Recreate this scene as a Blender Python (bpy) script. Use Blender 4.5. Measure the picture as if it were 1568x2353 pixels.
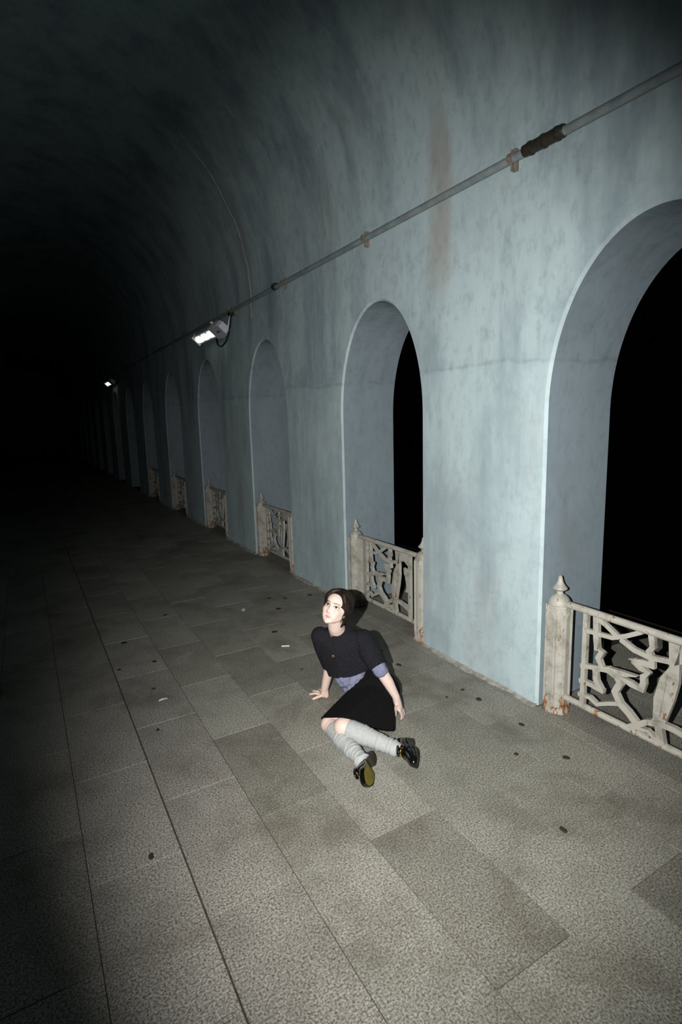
import bpy, bmesh, math, random
from mathutils import Vector, Matrix
from mathutils.bvhtree import BVHTree
import numpy as np

for o in list(bpy.data.objects):
    bpy.data.objects.remove(o, do_unlink=True)
SC = bpy.context.scene
COL = SC.collection
random.seed(7)
V = Vector

# ------------------------------------------------------------------ camera
# tunnel runs along +Y, the arcaded wall is on +X, Z is up
FPX, YAW, PITCH, ROLL, CAMH = 1257.97, 0.525275, -0.161233, -0.0264574, 1.80
PPX, PPY, IW, IH = 787.0, 1162.0, 1568.0, 2353.0
CF = V((math.sin(YAW)*math.cos(PITCH), math.cos(YAW)*math.cos(PITCH), math.sin(PITCH)))
_r = V((math.cos(YAW), -math.sin(YAW), 0))
_u = _r.cross(CF)
CR = math.cos(ROLL)*_r + math.sin(ROLL)*_u
CU = -math.sin(ROLL)*_r + math.cos(ROLL)*_u
CAM = V((0, 0, CAMH))
FH = V((math.sin(YAW), math.cos(YAW), 0))       # horizontal look direction
RH = _r                                          # horizontal right
cd = bpy.data.cameras.new('camera')
cd.sensor_fit = 'VERTICAL'
cd.sensor_height = 51.7
cd.sensor_width = 51.7
cd.lens = 51.7*FPX/IH
cd.shift_x = -(PPX-IW/2)/IH
cd.shift_y = -(IH/2-PPY)/IH
cd.clip_start = 0.05
cam = bpy.data.objects.new('camera', cd)
COL.objects.link(cam)
cam.matrix_world = Matrix(((CR.x, CU.x, -CF.x, CAM.x), (CR.y, CU.y, -CF.y, CAM.y), (CR.z, CU.z, -CF.z, CAM.z), (0, 0, 0, 1)))
SC.camera = cam

# ------------------------------------------------------------------ night outside, camera flash
w = bpy.data.worlds.new('night')
SC.world = w
w.use_nodes = True
w.node_tree.nodes['Background'].inputs[0].default_value = (0.25, 0.32, 0.45, 1)
w.node_tree.nodes['Background'].inputs[1].default_value = 0.00025
ld = bpy.data.lights.new('camera_flash', 'SPOT')
ld.energy = 880
ld.color = (1.0, 0.985, 0.95)
ld.shadow_soft_size = 0.008
ld.spot_size = math.radians(80)
ld.spot_blend = 1.0
flash = bpy.data.objects.new('camera_flash', ld)
COL.objects.link(flash)
fp = CAM - CR*0.20 + CU*0.02
fdir = (CF + CR*0.18 - CU*0.08).normalized()
fr = fdir.cross(CU).normalized()
fu = fr.cross(fdir)
flash.matrix_world = Matrix(((fr.x, fu.x, -fdir.x, fp.x), (fr.y, fu.y, -fdir.y, fp.y), (fr.z, fu.z, -fdir.z, fp.z), (0, 0, 0, 1))) @ Matrix.Diagonal((1.0, 1.42, 1.0, 1.0))

SC.view_settings.view_transform = 'Standard'
SC.view_settings.look = 'None'
SC.view_settings.gamma = 1.0
SC.view_settings.use_curve_mapping = False
SC.view_settings.exposure = 0.0


def spot(px, py, D):
    """3-D point seen in that direction, D metres ahead (horizontal distance)."""
    d = CF + CR*((px-PPX)/FPX) - CU*((py-PPY)/FPX)
    return CAM + d*(D/(d.dot(FH)))


def spotz(px, py, z):
    d = CF + CR*((px-PPX)/FPX) - CU*((py-PPY)/FPX)
    return CAM + d*((z-CAMH)/d.z)


# ------------------------------------------------------------------ materials
def lin(*c):
    out = []
    for x in c:
        x /= 255.0
        out.append(x/12.92 if x <= 0.04045 else ((x+0.055)/1.055)**2.4)
    return tuple(out)+(1.0,)


class NT:
    def __init__(s, name, rough=0.6, spec=0.3):
        s.m = bpy.data.materials.new(name)
        s.m.use_nodes = True
        s.t = s.m.node_tree
        s.b = s.t.nodes['Principled BSDF']
        s.b.inputs['Roughness'].default_value = rough
        s.b.inputs['Specular IOR Level'].default_value = spec
        tc = s.t.nodes.new('ShaderNodeTexCoord')
        s.obj = tc.outputs['Object']

    def lk(s, a, b):
        s.t.links.new(a, b)

    def map(s, scale, vec=None):
        n = s.t.nodes.new('ShaderNodeMapping')
        n.inputs['Scale'].default_value = scale
        s.lk(vec or s.obj, n.inputs['Vector'])
        return n.outputs[0]

    def noise(s, scale, detail=4, rough=0.55, vec=None, dist=0.0):
        n = s.t.nodes.new('ShaderNodeTexNoise')
        n.inputs['Scale'].default_value = scale
        n.inputs['Detail'].default_value = detail
        n.inputs['Roughness'].default_value = rough
        n.inputs['Distortion'].default_value = dist
        s.lk(vec or s.obj, n.inputs['Vector'])
        return n.outputs['Fac']

    def ramp(s, fac, stops, interp='LINEAR'):
        n = s.t.nodes.new('ShaderNodeValToRGB')
        n.color_ramp.interpolation = interp
        e = n.color_ramp.elements
        while len(e) < len(stops):
            e.new(0.5)
        for el, (p, c) in zip(e, stops):
            el.position = p
            el.color = c if len(c) == 4 else tuple(c)+(1,)
        s.lk(fac, n.inputs[0])
        return n.outputs[0]

    def rng(s, fac, a, b, c=0.0, d=1.0):
        n = s.t.nodes.new('ShaderNodeMapRange')
        n.interpolation_type = 'SMOOTHSTEP'
        for i, x in zip((1, 2, 3, 4), (a, b, c, d)):
            n.inputs[i].default_value = x
        s.lk(fac, n.inputs[0])
        return n.outputs[0]

    def math(s, op, a, b=None, c=None):
        n = s.t.nodes.new('ShaderNodeMath')
        n.operation = op
        for i, x in enumerate((a, b, c)):
            if x is None:
                continue
            if isinstance(x, (int, float)):
                n.inputs[i].default_value = x
            else:
                s.lk(x, n.inputs[i])
        return n.outputs[0]

    def mix(s, fac, a, b, mode='MIX'):
        n = s.t.nodes.new('ShaderNodeMix')
        n.data_type = 'RGBA'
        n.blend_type = mode
        for k, x in ((0, fac), (6, a), (7, b)):
            if isinstance(x, (int, float)):
                n.inputs[k].default_value = x
            elif isinstance(x, tuple):
                n.inputs[k].default_value = x
            else:
                s.lk(x, n.inputs[k])
        return n.outputs[2]

    def xyz(s, vec=None):
        n = s.t.nodes.new('ShaderNodeSeparateXYZ')
        s.lk(vec or s.obj, n.inputs[0])
        return n.outputs

    def bump(s, h, strength=0.3, dist=0.01):
        n = s.t.nodes.new('ShaderNodeBump')
        n.inputs['Strength'].default_value = strength
        n.inputs['Distance'].default_value = dist
        s.lk(h, n.inputs['Height'])
        s.lk(n.outputs[0], s.b.inputs['Normal'])

    def col(s, c):
        if isinstance(c, tuple):
            s.b.inputs['Base Color'].default_value = c
        else:
            s.lk(c, s.b.inputs['Base Color'])
        return s.m


def m_wall(name, base, dark, brown, streak=1.0):
    n = NT(name, 0.62, 0.25)
    blot = n.noise(1.3, 6, 0.6)
    st = n.noise(2.6, 6, 0.62, n.map((1, 1, 0.22)))
    fine = n.noise(16, 5, 0.65, n.map((1, 1, 0.6)))
    c = n.mix(n.math('MULTIPLY', n.rng(st, 0.42, 0.72), 0.72*streak), base, dark)
    c = n.mix(n.math('MULTIPLY', n.rng(blot, 0.5, 0.75), 0.5*streak), c, dark)
    c = n.mix(n.math('MULTIPLY', n.rng(n.noise(2.1, 5, 0.6, n.map((1, 1, 0.35)), 0.4), 0.52, 0.72), 0.32*streak), c, brown)
    c = n.mix(n.math('MULTIPLY', n.rng(fine, 0.45, 0.75), 0.42), c, dark)
    x, y, z = n.xyz()
    # cleaner repainted band below the springing line, with a faint dirty seam
    wob = n.math('MULTIPLY_ADD', n.noise(2.2, 3), 0.16, -0.08)
    zz = n.math('ADD', z, wob)
    low = n.rng(zz, 2.06, 2.12, 1.0, 0.0)
    c = n.mix(n.math('MULTIPLY', low, 0.22), c, tuple(min(1, q*1.12) for q in base[:3])+(1,))
    seam = n.math('MULTIPLY', n.rng(n.math('ABSOLUTE', n.math('SUBTRACT', zz, 2.1)), 0.0, 0.022, 1.0, 0.0), n.rng(fine, 0.3, 0.6))
    c = n.mix(n.math('MULTIPLY', seam, 0.35), c, dark)
    # rust-brown water stain running down between the arches
    edge = n.math('MULTIPLY_ADD', n.noise(5, 5, 0.65, n.map((1, 1, 0.5))), 0.34, -0.17)
    sy = n.math('ABSOLUTE', n.math('ADD', n.math('SUBTRACT', y, 3.05), edge))
    sm = n.math('MULTIPLY', n.rng(sy, 0.05, 0.17, 1.0, 0.0), n.math('MULTIPLY', n.rng(z, 2.4, 2.95), n.rng(z, 3.5, 3.9, 1.0, 0.2)))
    c = n.mix(n.math('MULTIPLY', sm, 0.55*streak), c, brown)
    # scuffs near the floor
    sc = n.math('MULTIPLY', n.rng(n.noise(7, 6, 0.7, n.map((1, 1, 2.2))), 0.56, 0.72), n.rng(z, 0.2, 1.4, 0.35, 0.0))
    c = n.mix(sc, c, dark)
    n.bump(n.math('ADD', n.math('MULTIPLY', blot, 0.6), n.math('MULTIPLY', n.noise(60, 4), 0.08)), 0.22, 0.03)
    return n.col(c)


def m_granite(name, light, mid, dark):
    n = NT(name, 0.55, 0.3)
    sp = n.noise(125, 4, 0.65)
    c = n.ramp(sp, [(0.34, dark), (0.46, mid), (0.56, light), (0.68, tuple(min(1, q*1.35) for q in light[:3])+(1,))])
    big = n.rng(n.noise(2.3, 5, 0.6), 0.42, 0.72)
    c = n.mix(n.math('MULTIPLY', big, 0.42), c, tuple(q*0.55 for q in mid[:3])+(1,))
    geo = n.t.nodes.new('ShaderNodeNewGeometry')
    grime = n.noise(1.6, 7, 0.68, geo.outputs['Position'], 0.3)
    c = n.mix(n.math('MULTIPLY', n.rng(grime, 0.46, 0.68), 0.5), c, lin(72, 66, 52))
    c = n.mix(n.math('MULTIPLY', n.rng(grime, 0.30, 0.42, 1.0, 0.0), 0.25), c, lin(165, 164, 158))
    oi = n.t.nodes.new('ShaderNodeObjectInfo')
    hue = n.rng(oi.outputs['Random'], 0, 1, 0.91, 1.06)
    cc = n.t.nodes.new('ShaderNodeCombineColor')
    for k in range(3):
        n.lk(hue, cc.inputs[k])
    c = n.mix(1.0, c, cc.outputs[0], 'MULTIPLY')
    n.bump(sp, 0.12, 0.004)
    return n.col(c)


def m_iron():
    n = NT('flaking cream paint on iron', 0.5, 0.4)
    z = n.xyz()[2]
    base = n.mix(n.rng(n.noise(9, 6, 0.65), 0.45, 0.75), lin(168, 166, 157), lin(124, 120, 108))
    low = n.rng(z, 0.0, 0.2, 0.15, 0.0)
    thr = n.math('ADD', n.noise(22, 6, 0.7, n.map((1, 1, 0.5))), low)
    rust = n.rng(thr, 0.625, 0.665)
    spk = n.rng(n.noise(55, 3, 0.5), 0.70, 0.74)
    c = n.mix(n.math('MULTIPLY', spk, 0.75), base, lin(120, 80, 45))
    c = n.mix(n.math('MULTIPLY', rust, 0.9), c, n.ramp(n.noise(40, 3), [(0.35, lin(75, 42, 22)), (0.65, lin(165, 105, 50))]))
    n.bump(n.noise(60, 4), 0.25, 0.004)
    return n.col(c)


def m_plain(name, c, rough=0.5, spec=0.4, var=0.0, vs=30, metal=0.0, bump=0.0, bs=80):
    n = NT(name, rough, spec)
    n.b.inputs['Metallic'].default_value = metal
    if bump:
        n.bump(n.noise(bs, 4, 0.6), bump, 0.004)
    if var:
        return n.col(n.mix(n.rng(n.noise(vs, 4), 0.35, 0.7), c, tuple(q*(1-var) for q in c[:3])+(1,)))
    return n.col(n.mix(n.noise(vs, 2), c, tuple(q*0.96 for q in c[:3])+(1,)))


def m_wool(name, c, hi, scale):
    n = NT(name, 0.95, 0.1)
    nz = n.noise(scale, 4, 0.7)
    n.bump(nz, 0.9, 0.006)
    return n.col(n.ramp(nz, [(0.35, c), (0.72, hi)]))


def m_emit(name, c, s):
    n = NT(name, 0.4)
    n.b.inputs['Emission Color'].default_value = c
    n.b.inputs['Emission Strength'].default_value = s
    return n.col(c)


def m_skin():
    n = NT('fair skin', 0.5, 0.35)
    at = n.t.nodes.new('ShaderNodeAttribute')
    at.attribute_name = 'tint'
    sx = n.t.nodes.new('ShaderNodeSeparateColor')
    n.lk(at.outputs['Color'], sx.inputs[0])
    base = n.mix(n.noise(25, 3), lin(205, 184, 174), lin(198, 175, 164))
    c = n.mix(n.math('MULTIPLY', sx.outputs[0], 0.8), base, lin(168, 108, 106))
    c = n.mix(n.math('MULTIPLY', sx.outputs[1], 0.5), c, lin(196, 146, 134))
    n.b.inputs['Subsurface Weight'].default_value = 0.12
    n.b.inputs['Subsurface Radius'].default_value = (0.01, 0.004, 0.002)
    n.b.inputs['Subsurface Scale'].default_value = 0.4
    return n.col(c)


M = dict(
    wall=m_wall('pale blue painted plaster', lin(172, 189, 193), lin(116, 132, 140), lin(146, 136, 124)),
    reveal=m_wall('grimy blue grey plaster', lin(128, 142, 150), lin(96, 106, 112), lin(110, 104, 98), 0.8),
    granite=m_granite('worn grey granite', lin(147, 146, 137), lin(117, 115, 106), lin(76, 73, 65)),
    granite_pale=m_granite('pale coarse granite', lin(150, 147, 140), lin(117, 114, 107), lin(70, 66, 61)),
    granite_dark=m_granite('dark damp granite', lin(136, 134, 125), lin(107, 105, 96), lin(70, 67, 59)),
    joint=m_plain('sandy joint mortar', lin(70, 66, 58), 0.9, 0.1, 0.4, 40),
    kerb=m_plain('rough cement fillet', lin(158, 156, 148), 0.9, 0.1, 0.45, 18, bump=0.7, bs=50),
    iron=m_iron(),
    conduit=m_plain('grey painted steel conduit', lin(128, 138, 140), 0.5, 0.4, 0.25, 12),
    clamp=m_plain('tarnished brass clamp', lin(132, 120, 108), 0.45, 0.5, 0.4, 60),
    sleeve=m_plain('dark rubber sleeve', lin(48, 45, 36), 0.5, 0.4, 0.4, 50),
    lampbody=m_plain('grey die-cast lamp body', lin(222, 226, 236), 0.45, 0.4, 0.15, 30),
    black=m_plain('black rubber cable', lin(22, 22, 22), 0.5, 0.3),
    led=m_emit('lit lamp lens', (0.93, 1.0, 0.80, 1), 1.15),
    gum=m_plain('trodden chewing gum', lin(56, 51, 41), 0.8, 0.15, 0.3, 60),
    paper=m_plain('white paper', lin(230, 230, 222), 0.7, 0.2),
    filter=m_plain('tan paper', lin(190, 160, 110), 0.7, 0.2),
    stone=m_plain('pale pebble', lin(150, 146, 132), 0.8, 0.2, 0.2, 60),
    crack=m_plain('pale filler', lin(205, 205, 195), 0.8, 0.2, 0.2, 20),
    skin=m_skin(),
    hair=m_plain('dark brown hair', lin(30, 19, 14), 0.58, 0.25, 0.5, 90),
    jacket=m_wool('charcoal boucle wool', lin(15, 15, 18), lin(46, 47, 53), 240),
    skirt=m_wool('black wool', lin(8, 8, 9), lin(26, 26, 27), 190),
    shirt=m_plain('grey violet jersey', lin(112, 115, 138), 0.85, 0.15, 0.2, 30),
    sock=m_plain('light grey ribbed knit', lin(158, 161, 160), 0.9, 0.15, 0.12, 60, bump=0.5, bs=160),
    patent=m_plain('black patent leather', lin(10, 10, 10), 0.12, 0.6),
    sole=m_plain('olive tan sole', lin(104, 92, 34), 0.6, 0.3, 0.3, 40),
    heel=m_plain('black rubber heel', lin(40, 38, 30), 0.5, 0.3),
    gold=m_plain('gold metal', lin(225, 175, 80), 0.25, 0.5, metal=1.0),
    button=m_plain('brown horn button', lin(120, 82, 58), 0.35, 0.5, 0.5, 120),
    eyewhite=m_plain('eye white', lin(196, 188, 186), 0.3, 0.5),
    iris=m_plain('dark brown iris', lin(40, 21, 16), 0.5, 0.3),
    brow=m_plain('brown brow hair', lin(112, 84, 72), 0.8, 0.1),
    lash=m_plain('dark lash', lin(70, 46, 40), 0.7, 0.1),
    lip=m_plain('rose lip', lin(205, 150, 146), 0.4, 0.4),
    nail=m_plain('white nail varnish', lin(215, 213, 208), 0.2, 0.5),
)


# ------------------------------------------------------------------ mesh helpers
class MB:
    def __init__(s):
        s.v, s.f, s.mi = [], [], []

    def add(s, vs, fs, mi=0):
        k = len(s.v)
        s.v += [tuple(p) for p in vs]
        s.f += [tuple(i+k for i in f) for f in fs]
        s.mi += [mi]*len(fs)

    def box(s, a, b, mi=0):
        (x0, y0, z0), (x1, y1, z1) = a, b
        s.add([(x0, y0, z0), (x1, y0, z0), (x1, y1, z0), (x0, y1, z0), (x0, y0, z1), (x1, y0, z1), (x1, y1, z1), (x0, y1, z1)],
              [(0, 3, 2, 1), (4, 5, 6, 7), (0, 1, 5, 4), (1, 2, 6, 5), (2, 3, 7, 6), (3, 0, 4, 7)], mi)

    def tube(s, pts, rad, n=10, cap=True, mi=0, squash=None):
        pts = [V(p) for p in pts]
        if not isinstance(rad, (list, tuple)):
            rad = [rad]*len(pts)
        up = None
        rings = []
        for i, p in enumerate(pts):
            t = (pts[min(i+1, len(pts)-1)]-pts[max(i-1, 0)]).normalized()
            if up is None:
                up = t.orthogonal().normalized()
            up = (up-t*up.dot(t)).normalized()
            sd = t.cross(up)
            rings.append([p+(up*math.cos(2*math.pi*k/n)+sd*math.sin(2*math.pi*k/n))*rad[i] for k in range(n)])
        s.loft(rings, cap, mi)

    def loft(s, rings, cap=True, mi=0):
        n = len(rings[0])
        vs = [p for r in rings for p in r]
        fs = []
        for i in range(len(rings)-1):
            for k in range(n):
                a, b = i*n+k, i*n+(k+1) % n
                fs.append((a, b, b+n, a+n))
        if cap:
            fs.append(tuple(reversed(range(n))))
            fs.append(tuple(range((len(rings)-1)*n, len(rings)*n)))
        s.add(vs, fs, mi)

    def lathe(s, c, prof, n=20, mi=0, phase=0.0):
        c = V(c)
        s.loft([[c+V((r*math.cos(2*math.pi*k/n+phase), r*math.sin(2*math.pi*k/n+phase), z)) for k in range(n)] for r, z in prof], True, mi)

    def ell(s, c, ax, n=20, m=12, mi=0):
        """ellipsoid, ax = three axis vectors"""
        c = V(c)
        a, b, d = [V(q) for q in ax]
        rings = []
        for i in range(1, m):
            t = math.pi*i/m
            rings.append([c+(a*math.cos(2*math.pi*k/n)+b*math.sin(2*math.pi*k/n))*math.sin(t)-d*math.cos(t) for k in range(n)])
        s.loft(rings, True, mi)

    def ball(s, c, r, mi=0, n=20, m=12):
        s.ell(c, ((r, 0, 0), (0, r, 0), (0, 0, r)), n, m, mi)

    def limb(s, pts, rad, n=24):
        """rounded tapered chain for the voxel bodies"""
        for p, r in zip(pts, rad):
            s.ball(p, r)
        for i in range(len(pts)-1):
            s.tube([pts[i], pts[i+1]], [rad[i], rad[i+1]], n)

    def hull(s, balls):
        bm = bmesh.new()
        for c, r in balls:
            c = V(c)
            for i in range(1, 8):
                t = math.pi*i/8
                for k in range(12):
                    a = 2*math.pi*k/12
                    bm.verts.new(c+V((math.sin(t)*math.cos(a), math.sin(t)*math.sin(a), math.cos(t)))*r)
        bmesh.ops.convex_hull(bm, input=bm.verts)
        bmesh.ops.delete(bm, geom=[v for v in bm.verts if not v.link_faces], context='VERTS')
        bmesh.ops.recalc_face_normals(bm, faces=bm.faces)
        bm.verts.index_update()
        s.add([v.co for v in bm.verts], [[v.index for v in f.verts] for f in bm.faces])
        bm.free()

    def ribbon(s, pts, wid, x0, x1, mi=0):
        """flat bar following a polyline in the YZ plane, thick along X"""
        pts = [V((0, y, z)) for y, z in pts]
        if not isinstance(wid, (list, tuple)):
            wid = [wid]*len(pts)
        rings = []
        for i, p in enumerate(pts):
            t = (pts[min(i+1, len(pts)-1)]-pts[max(i-1, 0)]).normalized()
            nrm = V((0, -t.z, t.y))
            a, b = p+nrm*wid[i]/2, p-nrm*wid[i]/2
            rings.append([V((x0, a.y, a.z)), V((x0, b.y, b.z)), V((x1, b.y, b.z)), V((x1, a.y, a.z))])
        s.loft(rings, True, mi)

    def plate(s, poly, x0, x1, mi=0):
        n = len(poly)
        s.add([(x0, y, z) for y, z in poly]+[(x1, y, z) for y, z in poly],
              [tuple(range(n)), tuple(reversed(range(n, 2*n)))]+[(k, k+n, (k+1) % n+n, (k+1) % n) for k in range(n)], mi)

    def mesh(s, name, smooth=False, fix=True):
        me = bpy.data.meshes.new(name)
        me.from_pydata(s.v, [], s.f)
        for p, i in zip(me.polygons, s.mi):
            p.material_index = i
        if fix:
            bm = bmesh.new()
            bm.from_mesh(me)
            bmesh.ops.recalc_face_normals(bm, faces=bm.faces)
            bm.to_mesh(me)
            bm.free()
        if smooth:
            me.polygons.foreach_set('use_smooth', [True]*len(me.polygons))
            if smooth != 'all':
                me.set_sharp_from_angle(angle=math.radians(38))
        me.update()
        return me

    def obj(s, name, mat, parent=None, smooth=False, fix=True):
        return link(name, s.mesh(name, smooth, fix), mat, parent)


def link(name, me, mat, parent=None):
    if mat is not None and not me.materials:
        for q in (mat if isinstance(mat, (list, tuple)) else [mat]):
            me.materials.append(M[q])
    o = bpy.data.objects.new(name, me)
    COL.objects.link(o)
    if parent:
        o.parent = parent
    return o


def tag(o, label=None, cat=None, group=None, kind=None):
    for k, x in (('label', label), ('category', cat), ('group', group), ('kind', kind)):
        if x:
            o[k] = x
    return o


def empty(name, loc=(0, 0, 0), rz=0):
    o = bpy.data.objects.new(name, None)
    o.empty_display_size = 0.1
    o.location = loc
    o.rotation_euler.z = rz
    COL.objects.link(o)
    return o


def copy_tree(o, parent=None):
    c = o.copy()
    COL.objects.link(c)
    c.parent = parent
    for ch in [q for q in bpy.data.objects if q.parent == o]:
        copy_tree(ch, c)
    return c


def curve(pts, k=5, closed=False):
    """Catmull-Rom points through pts (tuples or vectors)"""
    P = [V(p) if len(p) == 3 else V((p[0], p[1], 0)) for p in pts]
    n = len(P)
    out = []
    for i in range(n if closed else n-1):
        g = (lambda j: P[j % n]) if closed else (lambda j: P[max(0, min(n-1, j))])
        p0, p1, p2, p3 = g(i-1), g(i), g(i+1), g(i+2)
        for q in range(k):
            t = q/k
            out.append(.5*(2*p1+(p2-p0)*t+(2*p0-5*p1+4*p2-p3)*t*t+(3*p1-p0-3*p2+p3)*t**3))
    if not closed:
        out.append(P[-1])
    return out


def voxel(mb, size, smooth=4, factor=0.5):
    me = mb.mesh('tmp')
    o = bpy.data.objects.new('tmp', me)
    COL.objects.link(o)
    r = o.modifiers.new('r', 'REMESH')
    r.mode = 'VOXEL'
    r.voxel_size = size
    r.use_smooth_shade = True
    if smooth:
        q = o.modifiers.new('s', 'SMOOTH')
        q.iterations = smooth
        q.factor = factor
    dg = bpy.context.evaluated_depsgraph_get()
    dg.update()
    out = bpy.data.meshes.new_from_object(o.evaluated_get(dg))
    bpy.data.objects.remove(o)
    out.polygons.foreach_set('use_smooth', [True]*len(out.polygons))
    return out


# ------------------------------------------------------------------ the tunnel shell
WX = 2.588            # face of the arcaded wall
TH = 0.58             # wall thickness
ZS = 3.30             # springing of the vault
Y0, Y1 = -2.5, 42.0
FAR = [2.13, 4.43, 6.80]+[9.15+2.35*k for k in range(14)]
NEAR = [0.96, 3.258, 5.64]+[7.98+2.35*k for k in range(14)]
FAR = [-0.2]+FAR
NEAR = [-1.37]+NEAR
ARCH_Z0, ARCH_B = 1.80, 0.91
BEV = 0.016


def arch_curve(a, b, grow, n=44):
    """from near foot over the crown to the far foot"""
    c, h = (a+b)/2, (b-a)/2+grow
    pts = [(c-h, 0.0)]
    for k in range(n+1):
        t = math.pi*(1-k/n)
        pts.append((c+h*math.cos(t), ARCH_Z0+(ARCH_B+grow)*math.sin(t)))
    pts.append((c+h, 0.0))
    return pts


mb = MB()
y = Y0
for a, b in zip(NEAR, FAR):
    cv = arch_curve(a, b, BEV)
    ci = arch_curve(a, b, 0.0)
    for X, cc, flip in ((WX, cv, 0), (WX+TH, ci, 1)):
        yl = y if X == WX else y
        mb.add([(X, yl, 0), (X, cc[0][0], 0), (X, cc[0][0], ARCH_Z0), (X, cc[0][0], ZS), (X, yl, ZS)], [(0, 1, 2, 3, 4)], 0)
        for k in range(1, len(cc)-2):
            (ya, za), (yb, zb) = cc[k], cc[k+1]
            mb.add([(X, ya, za), (X, yb, zb), (X, yb, ZS), (X, ya, ZS)], [(0, 1, 2, 3)], 0)
    for k in range(len(cv)-1):
        (ya, za), (yb, zb) = cv[k], cv[k+1]
        (yc, zc), (yd, zd) = ci[k], ci[k+1]
        mb.add([(WX, ya, za), (WX, yb, zb), (WX+BEV, yd, zd), (WX+BEV, yc, zc)], [(0, 1, 2, 3)], 0)
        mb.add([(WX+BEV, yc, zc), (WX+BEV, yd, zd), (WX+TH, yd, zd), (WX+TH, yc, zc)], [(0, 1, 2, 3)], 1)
    y = b+BEV
for X in (WX, WX+TH):
    mb.add([(X, y, 0), (X, Y1, 0), (X, Y1, ZS), (X, y, ZS)], [(0, 1, 2, 3)], 0)
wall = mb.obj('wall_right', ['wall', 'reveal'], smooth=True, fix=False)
tag(wall, 'pale blue plaster tunnel wall pierced by a row of tall arches', kind='structure')

RV = 2.09
CXV = WX-RV
mb = MB()
NV = 40
for k in range(NV):
    t0, t1 = math.pi*k/NV, math.pi*(k+1)/NV
    p0 = (CXV+RV*math.cos(t0), ZS+RV*math.sin(t0))
    p1 = (CXV+RV*math.cos(t1), ZS+RV*math.sin(t1))
    mb.add([(p0[0], Y0, p0[1]), (p0[0], Y1, p0[1]), (p1[0], Y1, p1[1]), (p1[0], Y0, p1[1])], [(0, 1, 2, 3)])
vm = mb.mesh('ceiling', 'all', False)
bm = bmesh.new()
bm.from_mesh(vm)
bmesh.ops.remove_doubles(bm, verts=bm.verts, dist=1e-5)
bm.to_mesh(vm)
bm.free()
tag(link('ceiling', vm, 'wall'), 'pale blue plaster barrel vault over the passage', kind='structure')
LX = WX-2*RV
mb = MB()
mb.box((LX-0.3, Y0, 0), (LX, Y1, ZS))
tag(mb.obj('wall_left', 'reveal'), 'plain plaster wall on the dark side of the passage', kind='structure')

# fine pale crack climbing from the arches into the vault
mb = MB()
ck = [(6.54, 3.02), (6.545, 3.15), (6.53, 3.3), (6.55, 3.47), (6.53, 3.6), (6.56, 3.75), (6.54, 3.9), (6.53, 4.09), (6.57, 4.25), (6.54, 4.4), (6.52, 4.6), (6.55, 4.78), (6.5, 4.9)]


def vault_x(z, off):
    if z <= ZS:
        return WX-off
    return CXV+math.sqrt(max(0, (RV-off)**2-(z-ZS)**2))


mb.tube([(vault_x(z, -0.0005), yy, z) for yy, z in ck], 0.0035, 5)
mb.obj('plaster_crack', 'crack', wall)

# ------------------------------------------------------------------ floor
mb = MB()
mb.box((LX, Y0, -0.12), (WX+1.9, Y1, -0.006))
floor = tag(mb.obj('floor', 'joint'), 'grey granite paving of long staggered slabs', kind='structure')
TW, TL = 0.352, 0.729
edges = [0.054, 0.410, 0.770, 1.120, 1.476, 1.822, 2.169, 2.520]
xs = [0.054-TW*k for k in range(5, 0, -1)]+edges
xs[0] = LX
cache = {}


def tile_mesh(wd, ln, kind):
    key = (round(wd, 3), round(ln, 3), kind)
    if key not in cache:
        b = MB()
        h, c = 0.02, 0.0013
        r0 = [(0, 0, -h), (wd, 0, -h), (wd, ln, -h), (0, ln, -h)]
        r1 = [(0, 0, -c), (wd, 0, -c), (wd, ln, -c), (0, ln, -c)]
        r2 = [(c, c, 0), (wd-c, c, 0), (wd-c, ln-c, 0), (c, ln-c, 0)]
        b.loft([r0, r1, r2], True)
        me = b.mesh('floor_tile')
        me.materials.append(M[kind])
        cache[key] = me
    return cache[key]


DARK = {(8, -1), (10, 0), (7, 3)}
far_tiles = MB()
for ci in range(len(xs)-1):
    x0, x1 = xs[ci], xs[ci+1]
    odd = (ci % 2 == 1)
    base = 1.415 if odd else 1.768
    if ci == 5:
        base = 1.415
    base = {0: 1.415, 1: 1.768}[0 if (ci-5) % 2 == 0 else 1]
    gap = 0.0028 if not (ci == 6) else 0.004
    gl = 0.0055 if ci == 6 else 0.0016
    k0 = -6
    for k in range(k0, 54):
        ya = base+TL*k
        if ya+TL < Y0 or ya > Y1-TL:
            continue
        kind = 'granite_pale' if ci <= 6 else 'granite'
        if (ci, k) in DARK or (ci > 6 and random.random() < 0.04):
            kind = 'granite_dark'
        if ya < 8.6 and ya > -1.2:
            o = link('floor_tile', tile_mesh(x1-x0-gl-0.0014, TL-gap, kind), None, floor)
            o.location = (x0+gl, ya+0.0014, random.uniform(-0.0009, 0.0006))
        else:
            far_tiles.box((x0+0.0014, ya+0.0014, -0.02), (x1-0.0014, ya+TL-0.0014, 0))
fo = far_tiles.obj('distant_floor_tiles', 'granite', floor)
fo['kind'] = 'stuff'
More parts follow.
